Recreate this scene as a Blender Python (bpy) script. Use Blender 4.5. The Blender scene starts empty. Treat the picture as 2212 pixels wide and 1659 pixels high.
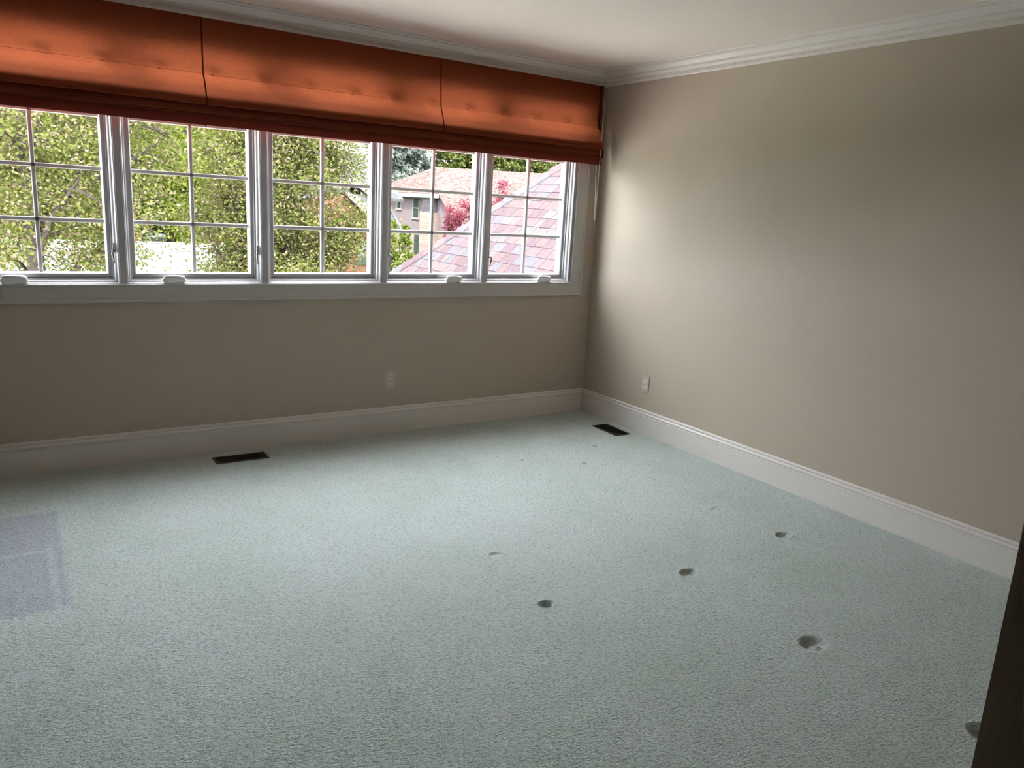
import bpy, bmesh, math, random
import numpy as np
from mathutils import Vector, Matrix

# ------------------------------------------------------------------ camera, sky, light, exposure
sc = bpy.context.scene
COL = sc.collection
cam_d = bpy.data.cameras.new('camera')
cam = bpy.data.objects.new('camera', cam_d)
COL.objects.link(cam)
cam_d.sensor_fit = 'HORIZONTAL'
cam_d.sensor_width = 36.0
cam_d.lens = 36.0 * 1666.07 / 2212.0
cam_d.clip_start = 0.02
cam_d.clip_end = 400
CX, CY, CZ = -3.63539, -4.50750, 1.47372
rot = (Matrix.Rotation(math.radians(-33.4886), 3, 'Z') @ Matrix.Rotation(math.radians(77.24476), 3, 'X')
       @ Matrix.Rotation(math.radians(3.24595), 3, 'Z'))
cam.matrix_world = Matrix.Translation((CX, CY, CZ)) @ rot.to_4x4()
sc.camera = cam

SKY = 20.0
SUN = 15.0
world = bpy.data.worlds.new('overcast_sky')
sc.world = world
world.use_nodes = True
bg = world.node_tree.nodes['Background']
bg.inputs['Color'].default_value = (0.90, 0.95, 1.03, 1)
bg.inputs['Strength'].default_value = SKY
sun_d = bpy.data.lights.new('sun', 'SUN')
sun_d.energy = SUN
sun_d.angle = math.radians(6)
sun_d.color = (1.0, 0.95, 0.86)
sun = bpy.data.objects.new('sun', sun_d)
COL.objects.link(sun)
sun.rotation_euler = Vector((0.42, 0.5, -0.95)).to_track_quat('-Z', 'Y').to_euler()

sc.view_settings.view_transform = 'Standard'
sc.view_settings.look = 'None'
sc.view_settings.exposure = 0.15
sc.view_settings.gamma = 1.0
sc.view_settings.use_curve_mapping = False
sc.cycles.use_denoising = True
sc.cycles.max_bounces = 12
sc.cycles.diffuse_bounces = 6
sc.cycles.transparent_max_bounces = 16
sc.cycles.caustics_reflective = False
sc.cycles.caustics_refractive = False
sc.cycles.sample_clamp_indirect = 20.0

random.seed(7)
rng = np.random.default_rng(11)

# ------------------------------------------------------------------ helpers
def srgb(r, g, b):
    def f(c):
        c /= 255.0
        return c / 12.92 if c <= 0.04045 else ((c + 0.055) / 1.055) ** 2.4
    return (f(r), f(g), f(b), 1)

def mat(name, color, rough=0.6, spec=0.3, metal=0.0):
    m = bpy.data.materials.new(name)
    m.use_nodes = True
    b = m.node_tree.nodes['Principled BSDF']
    b.inputs['Base Color'].default_value = color if len(color) == 4 else (*color, 1)
    b.inputs['Roughness'].default_value = rough
    b.inputs['Specular IOR Level'].default_value = spec
    b.inputs['Metallic'].default_value = metal
    return m

def nodes(m):
    nt = m.node_tree
    return nt, nt.nodes, nt.links, nt.nodes.get('Principled BSDF')

def ramp(nd, stops):
    r = nd.new('ShaderNodeValToRGB')
    el = r.color_ramp.elements
    while len(el) > 1:
        el.remove(el[-1])
    el[0].position, el[0].color = stops[0][0], stops[0][1]
    for p, c in stops[1:]:
        x = el.new(p)
        x.color = c
    return r

def add_noise(m, scale=3.0, amount=0.12, bump=0.0, bscale=200.0, dist=0.002, stretch=None):
    """mottle the base colour a little and give fine relief"""
    nt, nd, ln, b = nodes(m)
    base = tuple(b.inputs['Base Color'].default_value)
    tc = nd.new('ShaderNodeTexCoord')
    src = tc.outputs['Object']
    if stretch:
        mp = nd.new('ShaderNodeMapping')
        mp.inputs['Scale'].default_value = stretch
        ln.new(src, mp.inputs['Vector'])
        src = mp.outputs['Vector']
    n = nd.new('ShaderNodeTexNoise')
    n.inputs['Scale'].default_value = scale
    n.inputs['Detail'].default_value = 5
    ln.new(src, n.inputs['Vector'])
    lo = tuple(c * (1 - amount) for c in base[:3]) + (1,)
    hi = tuple(min(1, c * (1 + amount)) for c in base[:3]) + (1,)
    r = ramp(nd, [(0.3, lo), (0.7, hi)])
    ln.new(n.outputs['Fac'], r.inputs['Fac'])
    ln.new(r.outputs['Color'], b.inputs['Base Color'])
    if bump:
        n2 = nd.new('ShaderNodeTexNoise')
        n2.inputs['Scale'].default_value = bscale
        n2.inputs['Detail'].default_value = 3
        ln.new(src, n2.inputs['Vector'])
        bp = nd.new('ShaderNodeBump')
        bp.inputs['Strength'].default_value = bump
        bp.inputs['Distance'].default_value = dist
        ln.new(n2.outputs['Fac'], bp.inputs['Height'])
        ln.new(bp.outputs['Normal'], b.inputs['Normal'])
    return m

def tag(o, label=None, cat=None, group=None, kind=None):
    if label: o['label'] = label
    if cat: o['category'] = cat
    if group: o['group'] = group
    if kind: o['kind'] = kind
    return o

def empty(name, loc=(0, 0, 0), rz=0.0, parent=None):
    o = bpy.data.objects.new(name, None)
    COL.objects.link(o)
    o.empty_display_size = 0.05
    o.location = loc
    o.rotation_euler = (0, 0, rz)
    if parent: o.parent = parent
    return o

def link(name, me, m=None, parent=None, smooth=False):
    if m is not None and not me.materials:
        me.materials.append(m)
    o = bpy.data.objects.new(name, me)
    COL.objects.link(o)
    if parent: o.parent = parent
    if smooth:
        me.polygons.foreach_set('use_smooth', [True] * len(me.polygons))
    return o

class MB:
    """collects boxes, prisms, tubes into ONE mesh"""
    def __init__(s):
        s.v, s.f = [], []
    def box(s, x0, x1, y0, y1, z0, z1):
        n = len(s.v)
        s.v += [(x0, y0, z0), (x1, y0, z0), (x1, y1, z0), (x0, y1, z0), (x0, y0, z1), (x1, y0, z1), (x1, y1, z1), (x0, y1, z1)]
        s.f += [tuple(n + i for i in q) for q in ((0, 3, 2, 1), (4, 5, 6, 7), (0, 1, 5, 4), (1, 2, 6, 5), (2, 3, 7, 6), (3, 0, 4, 7))]
        return s
    def prism(s, poly, dvec):
        """poly: list of 3D points, extruded by dvec"""
        n, k = len(s.v), len(poly)
        d = Vector(dvec)
        s.v += [tuple(p) for p in poly] + [tuple(Vector(p) + d) for p in poly]
        s.f.append(tuple(n + i for i in range(k)))
        s.f.append(tuple(n + k + i for i in reversed(range(k))))
        for i in range(k):
            j = (i + 1) % k
            s.f.append((n + j, n + i, n + k + i, n + k + j))
        return s
    def sheet(s, rows):
        """rows: list of equal-length point lists -> grid of quads"""
        n, w = len(s.v), len(rows[0])
        for r in rows: s.v += [tuple(p) for p in r]
        for a in range(len(rows) - 1):
            for b in range(w - 1):
                q = n + a * w + b
                s.f.append((q, q + 1, q + w + 1, q + w))
        return s
    def tube(s, pts, rad, seg=8, cap=True):
        pts = [Vector(p) for p in pts]
        rads = rad if isinstance(rad, (list, tuple)) else [rad] * len(pts)
        n = len(s.v)
        for i, p in enumerate(pts):
            t = (pts[min(i + 1, len(pts) - 1)] - pts[max(i - 1, 0)]).normalized()
            up = Vector((0, 0, 1)) if abs(t.z) < 0.9 else Vector((1, 0, 0))
            a = t.cross(up).normalized()
            b = t.cross(a).normalized()
            for k in range(seg):
                an = 2 * math.pi * k / seg
                s.v.append(tuple(p + (a * math.cos(an) + b * math.sin(an)) * rads[i]))
        for i in range(len(pts) - 1):
            for k in range(seg):
                k2 = (k + 1) % seg
                s.f.append((n + i * seg + k, n + i * seg + k2, n + (i + 1) * seg + k2, n + (i + 1) * seg + k))
        if cap:
            s.f.append(tuple(n + k for k in reversed(range(seg))))
            s.f.append(tuple(n + (len(pts) - 1) * seg + k for k in range(seg)))
        return s
    def mesh(s, name, fix=True, bevel=0.0, segs=1):
        me = bpy.data.meshes.new(name)
        me.from_pydata(s.v, [], s.f)
        if fix or bevel:
            bm = bmesh.new()
            bm.from_mesh(me)
            if fix: bmesh.ops.recalc_face_normals(bm, faces=bm.faces)
            if bevel:
                ed = [e for e in bm.edges if len(e.link_faces) == 2 and e.calc_face_angle(0) > 0.5]
                bmesh.ops.bevel(bm, geom=ed, offset=bevel, segments=segs, profile=0.5, affect='EDGES')
            bm.to_mesh(me)
            bm.free()
        return me
    def build(s, name, m, parent=None, bevel=0.0, segs=1, smooth=False, fix=True):
        return link(name, s.mesh(name, fix, bevel, segs), m, parent, smooth)

def B(name, m, parent, x0, x1, y0, y1, z0, z1, bevel=0.0, segs=1):
    return MB().box(x0, x1, y0, y1, z0, z1).build(name, m, parent, bevel, segs)

# ------------------------------------------------------------------ materials
M_wall = add_noise(mat('wall_paint', (0.465, 0.395, 0.315), 0.55, 0.25), 1.3, 0.02, 0.10, 350, 0.001)
M_ceil = add_noise(mat('ceiling_paint', (0.80, 0.725, 0.655), 0.75, 0.2), 1.0, 0.02, 0.06, 250, 0.001)
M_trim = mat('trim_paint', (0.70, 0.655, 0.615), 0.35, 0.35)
M_case = mat('casing_paint_shaded', (0.50, 0.475, 0.45), 0.4, 0.3)  # trim paint darkened: the casing's shade is put into the colour
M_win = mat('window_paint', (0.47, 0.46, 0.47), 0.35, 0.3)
M_munt = mat('muntin_paint_lit', (0.72, 0.70, 0.69), 0.35, 0.3)  # window paint lightened to make up for little light on the bars
M_plate = mat('outlet_plastic', (0.52, 0.465, 0.395), 0.4, 0.4)
M_face = mat('outlet_face_plastic', (0.70, 0.665, 0.61), 0.35, 0.4)
M_slot = mat('slot_dark', (0.02, 0.018, 0.015), 0.6)
M_vent = mat('vent_brown_metal', (0.022, 0.015, 0.011), 0.45, 0.4)
M_duct = mat('duct_black', (0.004, 0.004, 0.004), 0.9, 0.05)
M_crank = mat('crank_white', (0.86, 0.85, 0.83), 0.3, 0.5)
M_lock = mat('lock_grey_metal', (0.42, 0.40, 0.39), 0.35, 0.5, 0.4)
M_chain = mat('bead_chain_cream', (0.86, 0.80, 0.68), 0.4, 0.5)

# clear thin glass
M_glass = bpy.data.materials.new('window_glass')
M_glass.use_nodes = True
nt = M_glass.node_tree
for n in list(nt.nodes): nt.nodes.remove(n)
o_ = nt.nodes.new('ShaderNodeOutputMaterial')
mx = nt.nodes.new('ShaderNodeMixShader')
tr = nt.nodes.new('ShaderNodeBsdfTransparent')
tr.inputs['Color'].default_value = (0.97, 0.98, 0.98, 1)
gl = nt.nodes.new('ShaderNodeBsdfGlossy')
gl.inputs['Roughness'].default_value = 0.02
fr = nt.nodes.new('ShaderNodeLayerWeight')
pw = nt.nodes.new('ShaderNodeMath'); pw.operation = 'POWER'; pw.inputs[1].default_value = 5.0
ma = nt.nodes.new('ShaderNodeMath'); ma.operation = 'MULTIPLY_ADD'; ma.inputs[1].default_value = 0.6; ma.inputs[2].default_value = 0.03
nt.links.new(fr.outputs['Facing'], pw.inputs[0])
nt.links.new(pw.outputs[0], ma.inputs[0])
nt.links.new(ma.outputs[0], mx.inputs[0])
nt.links.new(tr.outputs[0], mx.inputs[1])
nt.links.new(gl.outputs[0], mx.inputs[2])
nt.links.new(mx.outputs[0], o_.inputs[0])

# translucent rust-orange fabric with a fine vertical rib
def fabric(name, col, trans, tfac):
    m = bpy.data.materials.new(name)
    m.use_nodes = True
    nt = m.node_tree
    nd, ln = nt.nodes, nt.links
    for n in list(nd): nd.remove(n)
    out = nd.new('ShaderNodeOutputMaterial')
    mix = nd.new('ShaderNodeMixShader')
    mix.inputs[0].default_value = tfac
    df = nd.new('ShaderNodeBsdfDiffuse')
    tl = nd.new('ShaderNodeBsdfTranslucent')
    tc = nd.new('ShaderNodeTexCoord')
    mp = nd.new('ShaderNodeMapping')
    mp.inputs['Scale'].default_value = (520, 520, 40)
    ln.new(tc.outputs['Object'], mp.inputs['Vector'])
    ns = nd.new('ShaderNodeTexNoise')
    ns.inputs['Scale'].default_value = 1.0
    ns.inputs['Detail'].default_value = 2
    ln.new(mp.outputs['Vector'], ns.inputs['Vector'])
    for sh, c in ((df, col), (tl, trans)):
        r = ramp(nd, [(0.3, tuple(x * 0.86 for x in c) + (1,)), (0.7, tuple(min(1, x * 1.1) for x in c) + (1,))])
        ln.new(ns.outputs['Fac'], r.inputs['Fac'])
        ln.new(r.outputs['Color'], sh.inputs['Color'])
    bp = nd.new('ShaderNodeBump')
    bp.inputs['Strength'].default_value = 0.25
    bp.inputs['Distance'].default_value = 0.002
    ln.new(ns.outputs['Fac'], bp.inputs['Height'])
    ln.new(bp.outputs['Normal'], df.inputs['Normal'])
    ln.new(df.outputs[0], mix.inputs[1])
    ln.new(tl.outputs[0], mix.inputs[2])
    ln.new(mix.outputs[0], out.inputs[0])
    return m
M_fab = fabric('rust_orange_fabric', (0.165, 0.043, 0.021), (0.54, 0.140, 0.060), 0.32)
M_hem = fabric('rust_red_fabric', (0.18, 0.038, 0.025), (0.35, 0.07, 0.03), 0.05)
M_seam = fabric('seam_fabric', (0.10, 0.020, 0.011), (0.2, 0.04, 0.02), 0.1)

# pale mint carpet: pile relief, traffic mottling, pressed rectangle where furniture stood
M_carpet = mat('mint_carpet', (0.56, 0.635, 0.585), 0.95, 0.1)
nt, nd, ln, b = nodes(M_carpet)
b.inputs['Sheen Weight'].default_value = 0.15
tc = nd.new('ShaderNodeTexCoord')
n1 = nd.new('ShaderNodeTexNoise'); n1.inputs['Scale'].default_value = 1.6; n1.inputs['Detail'].default_value = 7; n1.inputs['Roughness'].default_value = 0.65
ln.new(tc.outputs['Object'], n1.inputs['Vector'])
r1 = ramp(nd, [(0.30, (0.55, 0.625, 0.565, 1)), (0.52, (0.61, 0.675, 0.635, 1)), (0.72, (0.65, 0.705, 0.68, 1))])
ln.new(n1.outputs['Fac'], r1.inputs['Fac'])
# pile (short wavy rows) - also paints a little shade into the gaps between tufts
mp = nd.new('ShaderNodeMapping'); mp.inputs['Scale'].default_value = (72, 140, 70); mp.inputs['Rotation'].default_value = (0, 0, 0.25)
ln.new(tc.outputs['Object'], mp.inputs['Vector'])
n2 = nd.new('ShaderNodeTexNoise'); n2.inputs['Scale'].default_value = 1.0; n2.inputs['Detail'].default_value = 2.5; n2.inputs['Distortion'].default_value = 0.6
ln.new(mp.outputs['Vector'], n2.inputs['Vector'])
n3 = nd.new('ShaderNodeTexNoise'); n3.inputs['Scale'].default_value = 420; n3.inputs['Detail'].default_value = 2
ln.new(tc.outputs['Object'], n3.inputs['Vector'])
ad = nd.new('ShaderNodeMath'); ad.operation = 'MULTIPLY_ADD'; ad.inputs[1].default_value = 0.35
ln.new(n3.outputs['Fac'], ad.inputs[0]); ln.new(n2.outputs['Fac'], ad.inputs[2])
bp = nd.new('ShaderNodeBump'); bp.inputs['Strength'].default_value = 0.85; bp.inputs['Distance'].default_value = 0.016
ln.new(ad.outputs[0], bp.inputs['Height'])
ln.new(bp.outputs['Normal'], b.inputs['Normal'])
sx = nd.new('ShaderNodeSeparateXYZ')
ln.new(tc.outputs['Object'], sx.inputs[0])
def mathn(op, a, v=None, c=None):
    q = nd.new('ShaderNodeMath'); q.operation = op
    for i, x in enumerate((a, v, c)):
        if x is None: continue
        if isinstance(x, (int, float)): q.inputs[i].default_value = x
        else: ln.new(x, q.inputs[i])
    return q.outputs[0]
def band(sock, lo, hi, soft):
    mr = nd.new('ShaderNodeMapRange'); mr.inputs[1].default_value = lo - soft; mr.inputs[2].default_value = lo + soft
    mr2 = nd.new('ShaderNodeMapRange'); mr2.inputs[1].default_value = hi - soft; mr2.inputs[2].default_value = hi + soft; mr2.inputs[3].default_value = 1; mr2.inputs[4].default_value = 0
    ln.new(sock, mr.inputs[0]); ln.new(sock, mr2.inputs[0])
    return mathn('MULTIPLY', mr.outputs[0], mr2.outputs[0])
X, Y = sx.outputs[0], sx.outputs[1]
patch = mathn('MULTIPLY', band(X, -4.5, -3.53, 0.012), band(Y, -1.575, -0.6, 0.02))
strk = mathn('MAXIMUM', mathn('MULTIPLY', band(X, -4.5, -3.56, 0.01), band(Y, -1.055, -1.025, 0.008)),
             mathn('MULTIPLY', band(X, -3.585, -3.562, 0.006), band(Y, -1.95, -1.0, 0.03)))
strk = mathn('MAXIMUM', strk, mathn('MULTIPLY', band(X, -4.5, -3.6, 0.03), band(Y, -2.0, -1.965, 0.01)))
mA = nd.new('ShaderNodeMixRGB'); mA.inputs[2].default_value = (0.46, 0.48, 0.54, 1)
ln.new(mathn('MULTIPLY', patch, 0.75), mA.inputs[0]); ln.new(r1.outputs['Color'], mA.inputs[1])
mB = nd.new('ShaderNodeMixRGB'); mB.inputs[2].default_value = (0.66, 0.70, 0.70, 1)
ln.new(mathn('MULTIPLY', strk, 0.6), mB.inputs[0]); ln.new(mA.outputs[0], mB.inputs[1])
mC = nd.new('ShaderNodeMixRGB'); mC.blend_type = 'MULTIPLY'; mC.inputs[0].default_value = 1.0
r3 = ramp(nd, [(0.33, (0.68, 0.68, 0.66, 1)), (0.50, (1, 1, 1, 1))])
ln.new(n2.outputs['Fac'], r3.inputs['Fac'])
ln.new(mB.outputs[0], mC.inputs[1]); ln.new(r3.outputs['Color'], mC.inputs[2])
ln.new(mC.outputs[0], b.inputs['Base Color'])

# ------------------------------------------------------------------ room shell
W, H, YR = -6.40, 2.44, -4.15          # left wall x, ceiling z, rear wall y
WX0, WX1, WZ0, WZ1 = -3.862, -0.2, 0.974, 2.135    # window opening

# floor with pressed furniture dents (real relief)
DENTS = [  # x, y, radius_x, radius_y, depth, kind
    (-1.99, -2.345, .030, .024, 0.0272, 'oval'), (-1.285, -2.405, .045, .030, 0.0160, 'oval'), (-0.558, -2.325, .040, .030, 0.0176, 'oval'),
    (-0.591, -1.935, .034, .026, 0.0080, 'oval'), (-1.283, -3.025, .052, .042, 0.0208, 'ring'), (-1.245, -3.60, .045, .038, 0.0240, 'oval'),
    (-1.936, -1.889, .030, .024, 0.0080, 'oval'), (-1.012, -0.499, .026, .022, 0.0112, 'oval'), (-1.105, -0.855, .016, .016, 0.0112, 'oval'),
    (-0.498, -0.800, .024, .020, 0.0128, 'oval'), (-0.777, -1.044, .024, .020, 0.0128, 'oval'), (-2.063, -0.71, .034, .02, 0.0080, 'oval'),
    (-1.941, -0.765, .034, .02, 0.0064, 'oval'), (-1.509, -0.70, .034, .02, 0.0072, 'oval'), (-1.397, -0.785, .03, .02, 0.0064, 'oval'),
    (-0.636, -0.462, .03, .02, 0.0080, 'oval'), (-0.591, -0.48, .022, .016, 0.0064, 'oval')]
def dent_z(x, y):
    z = 0.0
    for dx, dy, rx, ry, dep, k in DENTS:
        u, v = (x - dx) / rx, (y - dy) / ry
        if k == 'tri':
            d = max(-v, 0.5 * v + 0.866 * abs(u)) * 1.15
        else:
            d = math.hypot(u, v)
        if d < 1.7:
            t = 1 / (1 + math.exp((d - 0.85) * 9))
            z -= dep * t
            if k == 'ring':
                z += dep * 0.85 * math.exp(-((u - .1) ** 2 + (v + .35) ** 2) / 0.12)
            z += 0.10 * dep * math.exp(-((d - 1.25) / 0.2) ** 2)
    return z
cell = 0.145
gx = np.arange(W, 0 + 1e-6, cell); gx = np.append(gx, 0.0) if gx[-1] < -1e-4 else gx
gy = np.arange(YR - 0.12, 0 + 1e-6, cell); gy = np.append(gy, 0.0) if gy[-1] < -1e-4 else gy
fm = MB()
for i in range(len(gx) - 1):
    for j in range(len(gy) - 1):
        x0, x1, y0, y1 = gx[i], gx[i + 1], gy[j], gy[j + 1]
        hit = any(x0 - 1.8 * d[2] < d[0] < x1 + 1.8 * d[2] and y0 - 1.8 * d[3] < d[1] < y1 + 1.8 * d[3] for d in DENTS)
        n = 36 if hit else 1
        fm.sheet([[(x0 + (x1 - x0) * a / n, y0 + (y1 - y0) * c / n, dent_z(x0 + (x1 - x0) * a / n, y0 + (y1 - y0) * c / n) if hit else 0.0)
                   for a in range(n + 1)] for c in range(n + 1)])
me = fm.mesh('floor', fix=False)
bm = bmesh.new(); bm.from_mesh(me); bmesh.ops.remove_doubles(bm, verts=bm.verts, dist=1e-5); bm.to_mesh(me); bm.free()
floor = link('floor', me, M_carpet, smooth=True)
tag(floor, 'pale mint green carpet with pressed furniture dents', 'carpet', kind='structure')
slab = B('floor_slab', M_ceil, None, W - .16, .16, -5.76, .16, -.35, -.045)
tag(slab, 'solid slab under the carpet', 'slab', kind='structure')
hf = B('floor_hall', M_carpet, None, W, -1.9, -5.6, YR - .12, -.045, 0.0)
tag(hf, 'mint carpet of the dark hall behind the doorway', 'carpet', kind='structure')

ceil = B('ceiling', M_ceil, None, W - .16, .16, -5.76, .16, H, H + .25)
tag(ceil, 'plain off-white painted ceiling', 'ceiling', kind='structure')

wb = MB()
wb.box(W - .16, .16, 0, .16, -.35, WZ0).box(W - .16, .16, 0, .16, WZ1, H).box(W - .16, WX0, 0, .16, WZ0, WZ1).box(WX1, .16, 0, .16, WZ0, WZ1)
tag(wb.build('wall_back', M_wall, fix=False), 'beige wall with the row of windows', 'wall', kind='structure')
tag(B('wall_right', M_wall, None, 0, .16, -5.76, 0, -.35, H), 'long plain beige wall on the right', 'wall', kind='structure')
tag(B('wall_left', M_wall, None, W - .16, W, -5.76, 0, -.35, H), 'beige side wall left of the windows, out of view', 'wall', kind='structure')
M_shade = add_noise(mat('shade_brown', (0.20, 0.155, 0.105), 0.5, 0.3), 6, .15, .1, 40, .001, (8, 8, .6))  # shade on the doorway edge is put into the base colour
DX0, DX1, DH = -3.93, -2.682, 2.06       # doorway opening
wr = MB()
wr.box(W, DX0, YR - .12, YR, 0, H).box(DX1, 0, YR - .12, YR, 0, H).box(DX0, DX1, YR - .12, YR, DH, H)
tag(wr.build('wall_rear', M_shade, fix=False), 'unseen rear wall around the doorway, coloured dark to cut bounced light', 'wall', kind='structure')  # unseen wall given this dark tone to send less light back
tag(B('wall_hall', M_wall, None, W, 0, -5.76, -5.6, -.045, H), 'end wall of the hall behind the doorway', 'wall', kind='structure')
tag(B('wall_hall_side', M_wall, None, -1.9, -1.78, -5.6, YR - .12, -.045, H), 'side wall of the hall behind the doorway', 'wall', kind='structure')

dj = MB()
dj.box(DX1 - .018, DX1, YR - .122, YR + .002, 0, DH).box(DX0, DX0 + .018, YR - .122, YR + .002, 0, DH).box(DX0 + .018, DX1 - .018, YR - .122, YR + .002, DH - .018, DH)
tag(dj.build('door_1', M_shade, fix=False), 'door frame edge at the lower right border, shade put into its brown', 'door frame', kind='structure')
def sweep(prof, axis, a, bb, name, m, label, cat, mi0=0.0, mi1=0.0, sgn=1):
    """prof: (out, z) outline, out = distance from the wall; swept along a wall; mi = mitre per unit of out"""
    mb = MB()
    k = len(prof)
    def pt(t, o, z, which):
        if which == 0: t += mi0 * o
        else: t += mi1 * o
        return {'back': (t, -o, z), 'right': (-o, t, z), 'left': (W + o, t, z), 'rear': (t, YR + o, z)}[axis]
    A = [pt(a, o, z, 0) for o, z in prof]
    Bq = [pt(bb, o, z, 1) for o, z in prof]
    mb.v += A + Bq
    mb.f.append(tuple(range(k)))
    mb.f.append(tuple(range(2 * k - 1, k - 1, -1)))
    for i in range(k):
        j = (i + 1) % k
        mb.f.append((i, j, k + j, k + i))
    o = mb.build(name, m)
    tag(o, label, cat, kind='structure')
    return o

base_prof = [(0, 0), (.016, 0), (.016, .124), (.018, .126), (.018, .129), (.0135, .131), (.0135, .133), (.017, .136), (.0185, .141), (.018, .146), (.014, .150),
             (.0095, .153), (.009, .156), (.012, .158), (.013, .161), (.012, .166), (.007, .1695), (.004, .1714), (0, .1714)]
crown_prof = [(0, H), (0, 2.345), (.010, 2.345), (.013, 2.349), (.013, 2.362), (.010, 2.366), (.010, 2.371), (.016, 2.372), (.0165, 2.376), (.022, 2.384), (.030, 2.389),
              (.037, 2.390), (.037, 2.396), (.041, 2.397), (.048, 2.404), (.057, 2.414), (.066, 2.420), (.073, 2.422), (.073, 2.427), (.080, 2.428), (.085, 2.433), (.085, H)]
sweep(base_prof, 'back', W, -.0185, 'baseboard_back', M_trim, 'white moulded baseboard under the windows', 'baseboard')
sweep(base_prof, 'right', YR, 0, 'baseboard_right', M_trim, 'white moulded baseboard along the right wall', 'baseboard')
sweep(base_prof, 'left', YR, -.0185, 'baseboard_left', M_trim, 'white moulded baseboard along the left wall, out of view', 'baseboard')
sweep(base_prof, 'rear', DX1 + .0, -.0185, 'baseboard_rear', M_trim, 'white moulded baseboard beside the doorway, out of view', 'baseboard')
sweep(crown_prof, 'back', W, 0, 'trim_1', M_trim, 'white crown moulding above the orange blind', 'crown moulding', mi0=1, mi1=-1)
sweep(crown_prof, 'right', YR, 0, 'trim_2', M_trim, 'white crown moulding along the right wall', 'crown moulding', mi0=1, mi1=-1)
sweep(crown_prof, 'left', YR, 0, 'trim_3', M_trim, 'white crown moulding along the left wall, out of view', 'crown moulding', mi0=1, mi1=-1)
sweep(crown_prof, 'rear', W, 0, 'trim_4', M_trim, 'white crown moulding above the doorway, out of view', 'crown moulding', mi0=1, mi1=-1)

# window casing (one picture-frame trim around the row)
cas_prof = [(0, 0), (0, .010), (.004, .015), (.009, .015), (.012, .012), (.030, .0125), (.060, .015), (.078, .017), (.080, .021), (.092, .024), (.096, .022), (.096, 0)]  # (away from opening, out from wall)
def frame_sweep(prof, x0, x1, z0, z1, yb, name, m, parent=None):
    mb = MB(); k = len(prof)
    for cxn, czn, sx_, sz_ in ((x0, z0, -1, -1), (x1, z0, 1, -1), (x1, z1, 1, 1), (x0, z1, -1, 1)):
        mb.v += [(cxn + sx_ * w, yb - o, czn + sz_ * w) for w, o in prof]
    for c in range(4):
        d = (c + 1) % 4
        for i in range(k):
            j = (i + 1) % k
            mb.f.append((c * k + i, c * k + j, d * k + j, d * k + i))
    return mb.build(name, m, parent)
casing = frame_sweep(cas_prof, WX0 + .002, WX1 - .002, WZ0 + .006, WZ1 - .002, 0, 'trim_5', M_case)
tag(casing, 'white moulded casing framing the row of windows', 'window casing', kind='structure')

# ------------------------------------------------------------------ windows (five casement units)
PITCH = 0.7315
CEN = [-0.567 - PITCH * i for i in range(5)][::-1]     # left to right
GZ0, GZ1 = 1.034, 2.083
HW = PITCH / 2
GY = 0.062                                             # glass plane
lite_w, lite_h = 0.2955, (GZ1 - GZ0) / 4
frame_prof = [(0, -.002), (0, .004), (-.004, .004), (-.010, -.010), (-.014, -.012), (-.018, -.016), (-.022, -.030), (-.0295, -.032), (-.0295, -.060), (-.034, -.060), (-.034, -.115), (0, -.115)]
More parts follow.
